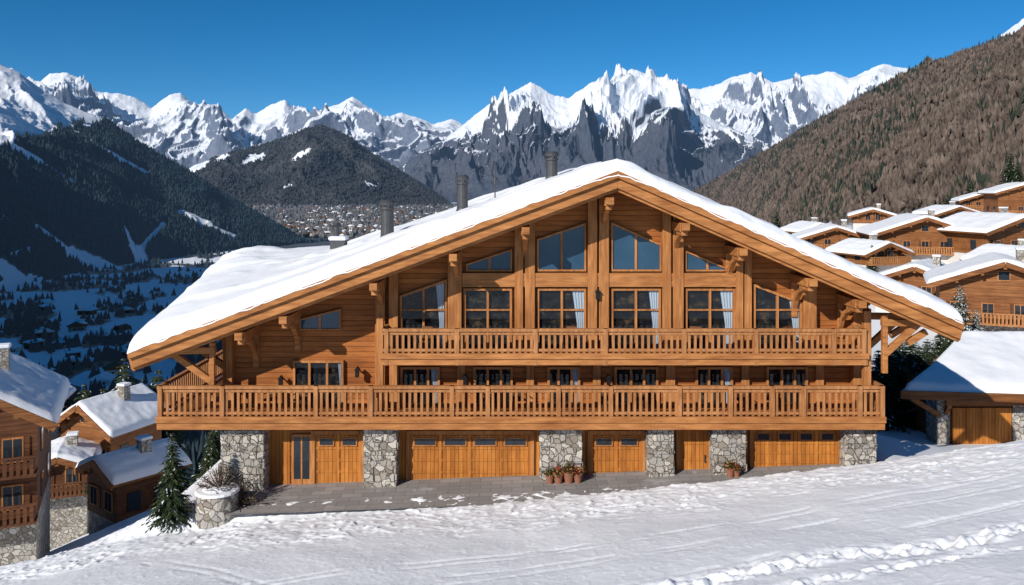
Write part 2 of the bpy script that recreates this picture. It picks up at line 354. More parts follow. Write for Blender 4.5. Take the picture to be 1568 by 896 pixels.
def pick(G,mask,N):
    X,Y,Z,at,PX,SY,T=G; ii=np.argwhere(mask&(T>=-.02))
    w=(np.abs(np.gradient(Y,axis=0))*np.abs(Y))[ii[:,0],ii[:,1]]**.5; w=w/w.sum()
    k=rng.choice(len(ii),N,p=w); i=ii[k,0];j=ii[k,1]
    i2=np.clip(i+1,0,X.shape[0]-1);j2=np.clip(j+1,0,X.shape[1]-1);u=rng.rand(N);v_=rng.rand(N)
    f=lambda A:A[i,j]*(1-u)*(1-v_)+A[i2,j]*u*(1-v_)+A[i,j2]*(1-u)*v_+A[i2,j2]*u*v_
    return np.stack([f(X),f(Y),f(Z)],-1)
def tree_mat(name,a,b,ns,haze=0):
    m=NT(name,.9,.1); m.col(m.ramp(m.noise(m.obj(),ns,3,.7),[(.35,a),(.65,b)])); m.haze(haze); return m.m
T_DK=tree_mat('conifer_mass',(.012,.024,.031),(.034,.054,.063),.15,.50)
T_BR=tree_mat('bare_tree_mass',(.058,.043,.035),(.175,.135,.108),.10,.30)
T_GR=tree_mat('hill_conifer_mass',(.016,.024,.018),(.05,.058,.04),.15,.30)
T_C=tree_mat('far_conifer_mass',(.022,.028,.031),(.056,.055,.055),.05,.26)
P=pick(DD,(DD[3]<.4)&(DD[4]>-80),17000); scatter('distant_forest',P,rng.uniform(7,14,len(P)),rng.uniform(2.0,3.4,len(P)),T_DK)
P=pick(CC,(CC[3]<.4),12000); scatter('far_peak_forest',P,rng.uniform(8,15,len(P)),rng.uniform(4,7,len(P)),T_C)
P=pick(EE,(EE[4]<1640)&(EE[6]<.97),26000); s=.55+.45*np.clip(P[:,1]/900,0,1.2); scatter('bare_forest',P,rng.uniform(5,10,len(P))*s,rng.uniform(1.0,2.1,len(P))*s,T_BR,True)
cl=fbm(EE[0]/130,EE[1]/130,5,.65)
P=pick(EE,(EE[4]<1640)&(EE[6]<.97)&(cl>.0),6500); s=.5+.5*np.clip(P[:,1]/900,0,1.2); scatter('hillside_conifers',P,rng.uniform(6,13,len(P))*s,rng.uniform(1.1,2.1,len(P))*s,T_GR)
N=12000; yy=np.exp(rng.uniform(math.log(130),math.log(1500),N)); aa=rng.uniform(-.66,-.22,N); xx=aa*yy
vg=fbm(xx/55,yy/90,5); k=(vg<-.06)|(rng.rand(N)<.03); xx,yy=xx[k],yy[k]
P=np.stack([xx,yy,ground(xx,yy)],-1); scatter('valley_trees',P,rng.uniform(4,11,len(P)),rng.uniform(1.3,2.8,len(P)),T_DK)
N=2600; yy=rng.uniform(1800,3500,N); pxx=rng.uniform(330,720,N); xx=(pxx-CX)/F*yy
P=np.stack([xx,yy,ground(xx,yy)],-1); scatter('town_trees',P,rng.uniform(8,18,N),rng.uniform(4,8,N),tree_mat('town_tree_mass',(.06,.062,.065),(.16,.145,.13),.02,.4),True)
def village(name,pts,size):
    b=MB()
    for (x,y) in pts:
        z=gz(x,y)-1; w=size*random.uniform(.7,1.4); d=size*random.uniform(.7,1.2); h=size*random.uniform(.4,.7); mt=random.choice([0,1,1,2])
        n0=len(b.v)
        b.box(x-w/2,x+w/2,y-d/2,y+d/2,z,z+h,mt)
        o=w*.12
        b.prism([(x-w/2-o,z+h),(x+w/2+o,z+h),(x,z+h+w*.26)],y-d/2-o,y+d/2+o,3 if random.random()<.75 else 1)
        for q in (-.3,-.06,.18): b.box(x+w*q,x+w*(q+.12),y-d/2-.2,y-d/2-.05,z+h*.4,z+h*.7,4)
        a=random.uniform(-.9,.9); ca,sa=math.cos(a),math.sin(a)
        for i in range(n0,len(b.v)):
            p=b.v[i]; dx,dy=p[0]-x,p[1]-y; b.v[i]=(x+dx*ca-dy*sa,y+dx*sa+dy*ca,p[2])
    return b.build(name,[PLASTER,W_MID,simple('town_render',(.36,.30,.24)),SNOW_R,DGLASS])
pts=[]
for i in range(620):
    y=random.uniform(1850,3450); px=random.gauss(540,90); pts.append(((px-CX)/F*y,y))
village('distant_town',pts,11)
pts=[]
for i in range(40):
    y=random.uniform(240,800); px=random.choice([random.gauss(165,30),random.gauss(165,40),random.gauss(70,50)]); pts.append(((px-CX)/F*y,y))
village('valley_village',pts,9)
# ---------------------------------------------------------------- MAIN CHALET
house=empty('alpine_chalet')
S=np.array([-1,-.8,-.656,-.4,-.2,0,.25,.5,.75,1.])
fX=np.interp(S,[-1,0,1],[-14.33,3.95,16.85]); fZ=np.interp(S,[-1,0,1],[-6.09,.66,-5.0])
bX=np.interp(S,[-1,-.656,0,1],[-15.4,-8.8,4.,17.5]); bZ=np.interp(S,[-1,-.9,-.656,0,1],[-4.05,-3.75,-3.34,.88,-5.1])
Y0,Y1=31.75,45.
def slab(s,v):
    return np.interp(s,S,fX)*(1-v)+np.interp(s,S,bX)*v, np.interp(s,S,fZ)*(1-v)+np.interp(s,S,bZ)*v
def slabZ(x,y):
    v=(y-Y0)/(Y1-Y0); X,Z=slab(S,v); return float(np.interp(x,X,Z))
sd=np.concatenate([np.linspace(-1,-.95,14)[:-1],np.linspace(-.95,.93,260),np.linspace(.93,1,14)[1:]])
vd=np.concatenate([np.linspace(0,.05,16)[:-1],np.linspace(.05,1,70)])
SS,VV=np.meshgrid(sd,vd)
X=np.empty_like(SS);Z=np.empty_like(SS)
for i,v0 in enumerate(vd): X[i],Z[i]=slab(sd,v0)
Y=Y0-.12+(Y1-Y0+.12)*VV
dist=np.minimum.reduce([(1+SS)*18.3,(1-SS)*13.5,VV*13.3,(1-VV)*13.3+.1])
wob=fbm(X*.9,Y*.9,3)
ed=np.clip(dist/(.40+.12*wob),0,1); th=(.46+.08*fbm(X*.35,Y*.35,3)+.05*wob+.18*np.exp(-((SS+.93)/.08)**2))*np.sqrt(1-(1-ed)**2)
lip=(1-ed)*-.06*(1+fbm(X*1.7,Y*.3,3)*1.6)
Zs=Z+th+lip-np.exp(-(SS/.03)**2)*.12+.03
Zs+=.28*np.exp(-((X+13.6)/1.3)**2-((Y-43.3)/1.6)**2)
Zs+=.12*sst(fbm(X*.18+3,Y*.5,3),.05,.3)*sst(ed,.5,1)
grid_mesh('roof_snow',X,Y-(1-ed)*.06,Zs,SNOW_R,None,house)
b=MB()
for v0,v1 in zip(np.linspace(0,1,9)[:-1],np.linspace(0,1,9)[1:]):
    xa,za=slab(S,v0);xb,zb=slab(S,v1);ya=Y0+(Y1-Y0)*v0;yb=Y0+(Y1-Y0)*v1
    for i in range(len(S)-1):
        b.face([(xa[i],ya,za[i]),(xa[i+1],ya,za[i+1]),(xb[i+1],yb,zb[i+1]),(xb[i],yb,zb[i])])
        b.face([(xa[i],ya,za[i]-.25),(xb[i],yb,zb[i]-.25),(xb[i+1],yb,zb[i+1]-.25),(xa[i+1],ya,za[i+1]-.25)])
    for i in (0,len(S)-1):
        b.face([(xa[i],ya,za[i]),(xb[i],yb,zb[i]),(xb[i],yb,zb[i]-.35),(xa[i],ya,za[i]-.35)])
for v0 in (0,1):
    xa,za=slab(S,v0);ya=Y0+(Y1-Y0)*v0
    for i in range(len(S)-1): b.face([(xa[i],ya,za[i]),(xa[i+1],ya,za[i+1]),(xa[i+1],ya,za[i+1]-.25),(xa[i],ya,za[i]-.25)])
b.build('roof_deck',W_SOFF,house)
b=MB(); L=(-14.33,-6.09);A=(3.95,.66);R=(16.85,-5.0)
def verge(dz0,dz1,y0,y1):
    b.prism([(L[0]+ (dz1)*-.15,L[1]+dz1),(A[0],A[1]+dz1),(A[0],A[1]+dz0),(L[0],L[1]+dz0)],y0,y1)
    b.prism([(A[0]+.002,A[1]+dz1),(R[0]+dz1*.15,R[1]+dz1),(R[0],R[1]+dz0),(A[0]+.002,A[1]+dz0)],y0,y1)
verge(.03,-.24,31.58,31.80); verge(-.243,-.62,31.72,31.98); verge(-.623,-.74,31.86,32.05)
b.build('barge_boards',W_BEAM,house,.015)
b=MB()
yy=33.5
for (p,q) in ((L,A),(A,R)):
    x0=max(p[0],-12.5);x1=min(q[0],15.2)
    xs=np.linspace(x0,x1,9)
    for a0,a1 in zip(xs[:-1],xs[1:]): b.prism([(a0,slabZ(a0,yy)-.62),(a1,slabZ(a1,yy)-.62),(a1,slabZ(a1,yy)-.2),(a0,slabZ(a0,yy)-.2)],yy,yy+.3)
b.build('wall_rafters',W_BEAM,house)
YW=34.; XL=WX(345,YW); XR=WX(1330,YW)
def topz(x,y=YW): return slabZ(x,y)-.14
b=MB(); xs=sorted(list(np.linspace(XL,XR,14))+[4.0]); GZ=-9.0
poly=[(XL,GZ),(XR,GZ)]+[(x,topz(x)) for x in reversed(xs)]
b.prism(poly,YW,YW+.3)
b.box(XL,XL+.3,YW+.3,44,GZ,-5.35); b.box(XR-.3,XR,YW+.3,44,GZ,-4.3); b.box(XL,XR,44,44.3,GZ,-5.2)
b.prism([(x,topz(x,44.)) for x in reversed(xs)]+[(XL,-5.2),(XR,-5.2)],44.0,44.3)
b.build('timber_walls',W_SIDE,house)
b=MB(); b.box(XL+.05,XR-.05,GY,44.1,-15.5,GZ-.2); b.build('ground_floor_walls',[W_SIDE],house)
fr=MB();gl=MB();rm=MB();cu=MB()
def inset(poly,d):
    n=len(poly);out=[]
    for i in range(n):
        p0=Vector(poly[i-1]);p1=Vector(poly[i]);p2=Vector(poly[(i+1)%n])
        e1=(p1-p0).normalized();e2=(p2-p1).normalized();n1=Vector((-e1.y,e1.x));n2=Vector((-e2.y,e2.x))
        bis=(n1+n2); bis/=max(.2,1+n1.dot(n2)); out.append(tuple(p1+bis*d))
    return out
def ring(B,o,i,y0,y1):
    n=len(o)
    for a in range(n):
        c=(a+1)%n
        B.face([(o[a][0],y0,o[a][1]),(o[c][0],y0,o[c][1]),(i[c][0],y0,i[c][1]),(i[a][0],y0,i[a][1])])
        B.face([(i[a][0],y0,i[a][1]),(i[c][0],y0,i[c][1]),(i[c][0],y1,i[c][1]),(i[a][0],y1,i[a][1])])
        B.face([(o[a][0],y0,o[a][1]),(o[a][0],y1,o[a][1]),(o[c][0],y1,o[c][1]),(o[c][0],y0,o[c][1])])
def window(pp,vb=(),hb=(),curt=(),glm=0,fw=.09,yw=YW):
    poly=[(WX(p,yw),WZ(q,yw)) for p,q in pp]
    inn=inset(poly,fw); ring(fr,poly,inn,yw-.17,yw)
    gl.face([(x,yw-.10,z) for x,z in inn],glm)
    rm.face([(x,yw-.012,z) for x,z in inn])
    def zr(x):
        zs=[]
        for i in range(len(inn)):
            a=inn[i];c=inn[(i+1)%len(inn)]
            if (a[0]-x)*(c[0]-x)<=0 and abs(a[0]-c[0])>1e-6: zs.append(a[1]+(c[1]-a[1])*(x-a[0])/(c[0]-a[0]))
        return min(zs),max(zs)
    for p in vb:
        x=WX(p,yw); z0,z1=zr(x); fr.box(x-.045,x+.045,yw-.15,yw-.02,z0,z1)
    xs=[q[0] for q in inn]
    for q in hb: fr.box(min(xs),max(xs),yw-.142,yw-.03,WZ(q,yw)-.03,WZ(q,yw)+.03)
    for c0,c1 in curt:
        x0,x1=WX(c0,yw),WX(c1,yw); n=14; zb,_=zr((x0+x1)/2)
        for i in range(n):
            f0,f1=i/n,(i+1)/n
            xa=x0+(x1-x0)*f0;xb=x0+(x1-x0)*f1; ya=yw-.05+.025*math.sin(i*1.7);yb=yw-.05+.025*math.sin((i+1)*1.7)
            t0=zr(min(max(xa,min(xs)+.01),max(xs)-.01))[1];t1=zr(min(max(xb,min(xs)+.01),max(xs)-.01))[1]
            zm=zb+(min(t0,t1)-zb)*.45; wv=.6
            xa2=x1-(x1-xa)*wv;xb2=x1-(x1-xb)*wv
            cu.face([(xa2,ya,zm),(xb2,yb,zm),(xb,yb,t1-.02),(xa,ya,t0-.02)])
            cu.face([(xa2,ya,zb),(xb2,yb,zb),(xb2,yb,zm),(xa2,ya,zm)])
def rect(a,c,d,e): return [(a,e),(c,e),(c,d),(a,d)]
BOT=543
window([(613,BOT),(685,BOT),(685,427),(613,452)],(649,),(474,),((668,680),))
window(rect(710,784,441,BOT),(747,),(474,),())
window(rect(822,897,441,BOT),(860,),(474,),((876,894),))
window(rect(935,1011,441,BOT),(973,),(474,),((993,1008),))
window(rect(1048,1124,441,BOT),(1086,),(474,),((1102,1121),))
window([(1152,BOT),(1226,BOT),(1226,462),(1152,434)],(1189,),(474,),((1208,1222),))
window([(714,415),(784,415),(784,381),(714,404)],(750,),(),(),1,.06)
window([(822,415),(897,415),(897,341),(822,366)],(860,),(),(),1,.07)
window([(935,415),(1012,415),(1012,374),(935,340)],(973,),(),(),1,.07)
window([(1048,415),(1112,415),(1112,410),(1048,383)],(1082,),(),(),1,.06)
window([(460,505),(523,505),(523,472),(460,488)],(491,),(),(),1,.06)
window(rect(450,527,551,628),(475,502),(),((518,525),))
for a,c in ((614,674),(725,785),(838,888),(940,1007),(1064,1121),(1172,1235)):
    window(rect(a,c,561,630),((a+c)/2-8,(a+c)/2+12),(),((c-14,c-3),) if a in(614,838,1064) else ())
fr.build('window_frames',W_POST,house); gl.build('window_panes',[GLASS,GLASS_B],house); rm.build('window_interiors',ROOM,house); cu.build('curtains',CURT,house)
b=MB()
def post(p0,p1,ztop=None,zb=-6.45,y0=33.66,y1=34.05):
    x0,x1=WX(p0,33.8),WX(p1,33.8); zt=(min(slabZ(x0,y1),slabZ(x1,y1))-.22) if ztop is None else ztop
    b.box(x0,x1,y0,y1,zb,zt)
for p in ((596,610),(686,707),(788,801),(804,819),(900,914),(917,932),(1014,1027),(1030,1046),(1126,1137),(1139,1150),(1229,1249)): post(*p)
for p in ((575,590),(1305,1318)): post(*p,zb=-8.7)
post(347,357,zb=-8.7)
for p in ((596,610),(700,712),(806,818),(908,920),(1020,1034),(1136,1148),(1250,1262)): post(*p,ztop=-6.72,zb=-8.7,y0=33.8)
b.build('timber_posts',W_POST,house,.02)
b=MB()
b.box(WX(708,33.8),WX(1126,33.8),33.70,34.02,WZ(439,33.8),WZ(418,33.8))
b.box(WX(596,33.8),WX(1250,33.8),33.78,34.02,-6.5,-6.38)
b.box(XL,XR,33.9,34.02,-8.72,-8.55)
b.build('cross_beams',W_BEAM,house)
b=MB()
for px in (366,434,572,694,805,934,1050,1138,1245,1320):
    x=WX(px,31.8)
    zl=(L[1]+(x-L[0])*(A[1]-L[1])/(A[0]-L[0])) if x<A[0] else (A[1]+(x-A[0])*(R[1]-A[1])/(R[0]-A[0]))
    z=zl-.95
    if abs(px-934)<2: z-=.05
    b.box(x-.15,x+.15,31.70,32.0,z-.13,z+.14); b.box(x-.17,x+.17,32.0,34.1,z-.19,z+.15)
    b.box(x-.12,x+.12,32.0,33.0,z-.34,z-.192)
    pts=[(33.95,z-1.25),(33.7,z-.85),(33.3,z-.52),(32.8,z-.32)]
    for p,q in zip(pts[:-1],pts[1:]): b.beam((x,p[0],p[1]),(x,q[0],q[1]),.19,.17)
    b.box(x-.12,x+.12,33.86,34.02,z-1.6,z-.2)
for (xw,xe,sg) in ((XL,-13.6,-1),(XR,16.0,1)):
    for y in (32.6,34.1,38,42):
        zt=slabZ(xe,y)-.34
        b.beam((xw+sg*.05,y,zt-1.35),(xe-sg*.25,y,zt-.05),.22,.24)
        b.beam((xw-sg*.1,y,zt-.15+.0),(xe,y,zt-.18),.24,.26)
        b.beam((xw+sg*.02,y,zt-2.1),(xw+sg*.02,y,zt+.15),.2,.2)
        if sg>0: b.beam((xw+.9,y,zt-.95),(xe-.1,y,zt-.5),.2,.24)
b.build('purlins_and_brackets',W_BEAM,house,.02)
def railing(x0,x1,y,zt,zb,posts,name,retL=None,retR=None):
    b=MB()
    b.box(x0-.04,x1+.04,y-.09,y+.09,zt-.11,zt); b.box(x0,x1,y-.05,y+.05,zt-.24,zt-.15)
    b.box(x0,x1,y-.05,y+.05,zb+.10,zb+.2)
    x=x0+.11
    while x<x1-.05:
        j=random.uniform(-.006,.006)
        b.box(x-.05+j,x+.05+j,y-.022,y+.022,zb+.03,zt-.12); x+=.225
    for p in posts: b.box(p-.08,p+.08,y-.11,y+.075,zb-.42,zt+.0)
    for xr,ye in ((x0,retL),(x1,retR)):
        if ye:
            b.box(xr-.08,xr+.08,y+.09,ye,zt-.108,zt-.003); b.box(xr-.05,xr+.05,y+.09,ye,zb+.1,zb+.2)
            yy=y+.2
            while yy<ye: b.box(xr-.02,xr+.02,yy-.05,yy+.05,zb+.03,zt-.12); yy+=.225
    return b.build(name,W_RAIL,house)
xl,xr_=WX(243,32.3),WX(1352,32.3); ZT=-7.47; ZD=-8.66
railing(xl,xr_,32.3,ZT,ZD,[WX(p,32.3) for p in (246,341,484,568,692,747,855,935,1040,1118,1182,1230,1316,1350)],'lower_balcony_railing',40,36)
xu0,xu1=WX(586,32.7),WX(1325,32.7)
railing(xu0,xu1,32.7,-5.36,-6.34,[WX(p,32.7) for p in (592,700,820,927,1047,1157,1276,1322)],'upper_balcony_railing',33.9,33.9)
b=MB()
b.box(xl,xr_,32.24,33.995,ZD-.14,ZD); b.box(xl-.06,xr_+.06,32.12,32.24,ZD-.20,ZD+.04); b.box(xl-.03,xr_+.03,32.17,32.4,ZD-.46,ZD-.203)
b.box(xl,XL-.01,33.997,40.2,ZD-.14,ZD-.002); b.box(xl-.05,xl+.1,32.41,40.2,ZD-.46,ZD-.143); b.box(XR+.01,xr_,33.997,36.2,ZD-.14,ZD-.002)
b.box(xu0-.05,xu1+.05,32.66,33.995,-6.48,-6.34); b.box(xu0-.1,xu1+.1,32.54,32.66,-6.52,-6.30); b.box(xu0-.06,xu1+.06,32.60,32.8,-6.76,-6.523)
x=xl+.3
while x<xr_-.2: b.box(x-.09,x+.09,32.42,GY-.003,ZD-.36,ZD-.143); x+=1.1
x=xu0+.3
while x<xu1-.2: b.box(x-.08,x+.08,32.82,33.9,-6.68,-6.483); x+=1.1
b.build('balcony_decks',W_BEAM,house,.015)
b=MB()
for x in (xu0-.12,xu1+.1): b.box(x-.13,x+.13,32.72,32.98,ZD,-5.0 if x<0 else -4.7)
b.build('balcony_support_posts',W_POST,house)
def chair(x,y,z,a,name='patio_chair'):
    r=empty(name,(x,y,z),a); b=MB()
    b.box(-.22,.22,-.22,.22,.42,.46); b.box(-.22,.22,.19,.22,.46,.92)
    for sx in(-.2,.2):
        for sy in (-.2,.2): b.box(sx-.02,sx+.02,sy-.02,sy+.02,0,.42)
        b.box(sx-.025,sx+.025,-.2,.2,.64,.67)
    b.build('seat_and_frame',W_DARK,r)
for x in (-9.5,-8.3,-1.,.3,3.8,5.0,9.0,10.2): chair(x,33.2,ZD,random.uniform(-.6,.6))
for x in (-3.4,2.3,7.2,11.): chair(x,33.4,-6.34,random.uniform(-.6,.6))
b=MB()
for a,c in ((340,406),(558,608),(827,891),(992,1031),(1090,1141),(1293,1340)):
    x0,x1=WX(a,32.75),WX(c,32.75); b.box(x0,x1,32.62,GY+.2,-15,-9.12)
    rd=random.Random(a); z=-12.6
    while z<-9.3:
        hh=rd.uniform(.18,.34); x=x0
        while x<x1-.08:
            ww=min(rd.uniform(.22,.5),x1-x)
            if rd.random()<.75: b.box(x+.015,x+ww-.015,32.62-rd.uniform(.015,.06),32.63,z+.015,min(z+hh-.015,-9.13))
            x+=ww
        for xs_,sg in ((x0,-1),(x1,1)):
            if rd.random()<.6:
                q=sg*rd.uniform(.01,.05); b.box(min(xs_-sg*.02,xs_+q),max(xs_-sg*.02,xs_+q),32.64,33.2,z+.015,min(z+hh-.015,-9.13))
        z+=hh
b.build('stone_piers',STONE,house,.02)
b=MB();g=MB();fm=MB()
def gdoor(p0,p1,pt,pb,nsec,win,rows_=3):
    yw=GY; x0,x1=WX(p0,yw),WX(p1,yw); z1=WZ(pt,yw); z0=WZ(pb,yw)-.35
    fm.box(x0-.14,x0,yw-.14,yw,z0,z1+.14); fm.box(x1,x1+.14,yw-.14,yw,z0,z1+.14); fm.box(x0,x1,yw-.14,yw,z1,z1+.14)
    b.box(x0,x1,yw-.05,yw-.002,z0,z1)
    w=(x1-x0)/nsec
    for i in range(nsec+1):
        x=x0+w*i; b.box(max(x0,x-.06),min(x1,x+.06),yw-.085,yw-.05,z0,z1)
    zz=[z1-.08-.02, z1-.55]+[z1-.55-(z1-.55-(WZ(pb,yw)))*k/rows_ for k in range(1,rows_)]
    for z in zz: b.box(x0,x1,yw-.078,yw-.051,z-.05,z+.05)
    if win:
        for i in range(nsec):
            xa=x0+w*i+.14;xb=x0+w*(i+1)-.14; n=max(1,round((xb-xa)/.75)); ww=(xb-xa)/n
            for k in range(n):
                fm.box(xa+ww*k,xa+ww*(k+1),yw-.10,yw-.051,z1-.47,z1-.13); g.box(xa+ww*k+.05,xa+ww*(k+1)-.05,yw-.106,yw-.1,z1-.42,z1-.18)
gdoor(483,553,664,739,2,1); gdoor(628,812,664,740,4,1,3); gdoor(905,982,664,735,2,1); gdoor(1152,1282,656,722,4,1)
yw=GY
x0,x1=WX(448,yw),WX(478,yw); fm.box(x0,x1,yw-.12,yw-.001,-12.2,WZ(664,yw)); g.box(x0+.08,x1-.08,yw-.126,yw-.12,WZ(732,yw),WZ(668,yw)); fm.box((x0+x1)/2-.03,(x0+x1)/2+.03,yw-.14,yw-.126,-12,WZ(664,yw))
gdoor(1040,1084,656,728,1,0,2)
x0,x1=WX(1040,yw),WX(1084,yw); g.box(x1-.16,x1-.12,yw-.12,yw-.08,-10.7,-10.4)
b.build('garage_doors',W_DOOR,house); fm.build('door_frames',W_POST,house); g.build('door_glazing',DGLASS,house)
b=MB()
for a,c in ((408,444),(610,622),(816,826),(892,900),(987,992),(1032,1035),(1089,1090),(1142,1147),(1287,1293)):
    b.box(WX(a,GY),WX(c,GY),GY-.04,GY-.002,-13,-9.25)
b.build('wall_panels',W_DOOR,house)
b=MB();sn=MB()
def chim(px,d,top,r):
    x=WX(px,d); zb=slabZ(x,d)-.3; zt=WZ(top,d)
    b.cyl(x,d,zb,zt-.3,r); b.cyl(x,d,zt-.42,zt-.34,r*1.18); b.cyl(x,d,zt-.24,zt-.12,r*1.25,r*1.28); b.cyl(x,d,zt-.12,zt,r*1.28,r*.8)
    for k in range(6):
        a=k*math.pi/3; b.cyl(x+r*.85*math.cos(a),d+r*.85*math.sin(a),zt-.32,zt-.22,.025,n=6)
    b.cyl(x,d,zb+.55,zb+.85,r*1.35,r*1.02)
chim(593,37,306,.29); chim(708,38,268,.25); chim(845,40,232,.27)
b.cyl(WX(758,39),39,slabZ(WX(758,39),39),WZ(248,39),.03,n=8); x=WX(758,39)
b.cyl(x,39,WZ(283,39),WZ(272,39),.07,n=8); b.beam((x-.12,39,WZ(262,39)),(x+.12,39,WZ(262,39)),.03,.03)
x=WX(519,41); b.box(x-.35,x+.35,40.6,41.3,-4,-2.45); b.cyl(x-.1,40.9,-2.45,-1.75,.14); b.cyl(x-.1,40.9,-1.75,-1.65,.22,.1)
sn.box(x-.42,x+.42,40.5,41.4,-2.45,-2.25)
b.build('chimneys',METAL,house); sn.build('chimney_snow',SNOW_R,house,.08)
b=MB()
for px,py in ((547,571),(712,583),(915,452),(932,583),(430,585)):
    x=WX(px,33.6);z=WZ(py,33.6); b.box(x-.07,x+.07,33.5,33.66,z-.16,z+.12,0); b.prism([(x-.11,z+.12),(x+.11,z+.12),(x,z+.26)],33.45,33.72,0); b.box(x-.02,x+.02,33.66,34.,z+.02,z+.06,0)
b.build('wall_lanterns',BLACK,house)
# ---------------------------------------------------------------- forecourt
m=NT('forecourt_paving',.85,.2); v_=m.obj((1,1,1))
br=m.n('ShaderNodeTexBrick',Vector=v_,Scale=1.); br.inputs['Brick Width'].default_value=.8; br.inputs['Row Height'].default_value=.4; br.inputs['Mortar Size'].default_value=.012
br.inputs['Color1'].default_value=(.29,.27,.25,1); br.inputs['Color2'].default_value=(.38,.35,.33,1); br.inputs['Mortar'].default_value=(.17,.165,.16,1)
sf=m.ramp(m.noise(v_,.8,5,.65),[(.60,(0,0,0)),(.68,(1,1,1))])
m.col(m.mix(m.math('MULTIPLY',sf,.4),m.mix(m.noise(v_,.6,4),m.mix(1.,br.outputs[0],(.6,.6,.62),'MULTIPLY'),br.outputs[0]),(.6,.62,.65))); m.bump(br.outputs['Fac'],-.3,.02)
xx,yy=np.meshgrid(np.linspace(-11.2,14.5,80),np.linspace(30.3,33.6,20)); zz=FC0+.037*(xx+8)+.02
grid_mesh('paved_forecourt',xx,yy,zz,m.m)
# ---------------------------------------------------------------- neighbouring chalets
def neighbour(name,px,d,base,w,dep,hw,rise,yaw=0,wood_=W_MID,stone=1.2,balc=1,over=.9,snow=.4,nw=4):
    x=WX(px,d); z=WZ(base,d); root=empty(name,(x,d,z),math.radians(yaw))
    w2=w/2;d2=dep/2
    b=MB(); b.box(-w2,w2,-d2,d2,-5,stone); b.build('stone_base',STONE if (stone>1 or px<400) else PLASTER,root)
    b=MB(); b.prism([(-w2-.06,stone),(w2+.06,stone),(w2+.06,hw),(0,hw+rise-.05),(-w2-.06,hw)],-d2-.06,d2+.06); b.build('walls',wood_,root)
    sl=rise/w2; b=MB()
    xo=w2+over; zo=hw-sl*over
    for sg in (-1,1):
        pl=[(sg*xo,zo),(0,hw+rise),(0,hw+rise+.22),(sg*xo,zo+.22)]; pl=pl if sg<0 else pl[::-1]
        b.prism(pl,-d2-over,d2+over)
        b.beam((sg*xo,-d2-over-.04,zo+.02),(0,-d2-over-.04,hw+rise+.02),.12,.42)
        for f in (.35,.75): b.box(sg*w2*f-.12,sg*w2*f+.12,-d2-over-.02,-d2,hw+rise*(1-f)-.42,hw+rise*(1-f)-.12)
    b.box(-.13,.13,-d2-over-.02,-d2,hw+rise-.45,hw+rise-.12)
    b.build('roof',W_MID,root)
    u=np.linspace(-1,1,61); vgr=np.linspace(-1,1,41); U,V=np.meshgrid(u,vgr)
    XX=U*(xo+.06); YY=V*(d2+over+.05)
    e=np.clip(np.minimum((1-np.abs(U))*xo,(1-np.abs(V))*(d2+over))/.35,0,1)
    ZZ=hw+rise-np.abs(XX)*sl+.2+(snow+.10*fbm(XX*.5+x,YY*.5+d,3)+.05*fbm(XX*1.7+x,YY*1.7,2))*np.sqrt(1-(1-e)**2)-.1*np.exp(-(XX/.5)**2)
    grid_mesh('roof_snow',XX,YY,ZZ,SNOW_R,None,root)
    wn=MB()
    fl=max(1,int((hw-stone+.3)/2.4))
    for f in range(fl):
        z0=stone+.55+f*2.45
        for i in range(nw):
            xc=-w2+w*(i+.5)/nw
            if z0+1.3>hw+rise*(1-abs(xc)/w2)-.2: continue
            wn.box(xc-.5,xc+.5,-d2-.14,-d2-.06,z0,z0+1.3,0); wn.box(xc-.42,xc-.03,-d2-.15,-d2-.14,z0+.08,z0+1.22,1); wn.box(xc+.03,xc+.42,-d2-.15,-d2-.14,z0+.08,z0+1.22,1)
            if i%2==0: wn.box(xc-.78,xc-.52,-d2-.12,-d2-.061,z0,z0+1.3,2); wn.box(xc+.52,xc+.78,-d2-.12,-d2-.061,z0,z0+1.3,2)
        for sg in (-1,1):
            for yy in (-d2*.5,d2*.4):
                wn.box(min(sg*(w2+.06),sg*(w2+.12)),max(sg*(w2+.06),sg*(w2+.12)),yy-.45,yy+.45,z0,z0+1.2,1)
    zt=hw+.25
    if rise>1.6: wn.box(-.5,.5,-d2-.14,-d2-.06,zt,zt+.9,0); wn.box(-.42,.42,-d2-.15,-d2-.14,zt+.08,zt+.82,1)
    wn.build('windows',[W_POST,DGLASS,W_DARK],root)
    if balc:
        b=MB()
        for f in range(min(balc,fl)):
            z0=stone+.0+f*2.45
            b.box(-w2-.1,w2+.1,-d2-1.15,-d2-.062,z0+.0,z0+.16); b.box(-w2-.1,w2+.1,-d2-1.2,-d2-1.1,z0+1.0,z0+1.1)
            x_=-w2
            while x_<w2: b.box(x_-.09,x_+.09,-d2-1.17,-d2-1.13,z0+.1,z0+1.02); x_+=.3
            for q in (-w2,w2): b.box(q-.05,q+.05,-d2-1.1,-d2-.1,z0+1.0,z0+1.1); b.box(q-.02,q+.02,-d2-1.1,-d2-.1,z0+.2,z0+.9)
        b.build('balcony',W_RAIL if wood_ is not W_DARK else W_DARK,root)
    b=MB(); b.box(w2*.35-.35,w2*.35+.35,0,.7,hw,hw+rise+1.0); b.build('chimney',STONE,root)
    s=MB(); s.box(w2*.35-.42,w2*.35+.42,-.07,.77,hw+rise+1.0,hw+rise+1.2); s.build('chimney_snow',SNOW_R,root,.06)
    return root
neighbour('wooden_chalet',1275,130,388,9.5,8,2.4,1.6,-14,stone=.6,balc=1,over=1.0)
neighbour('wooden_chalet',1403,118,396,11.5,9,3.7,2.0,-12,stone=.9,balc=2,over=1.2,nw=5)
neighbour('wooden_chalet',1522,112,396,10.5,9,3.9,1.7,14,stone=.9,balc=2,over=1.1)
neighbour('wooden_chalet',1562,158,338,10,7,5.2,1.5,-10,stone=.9,balc=2)
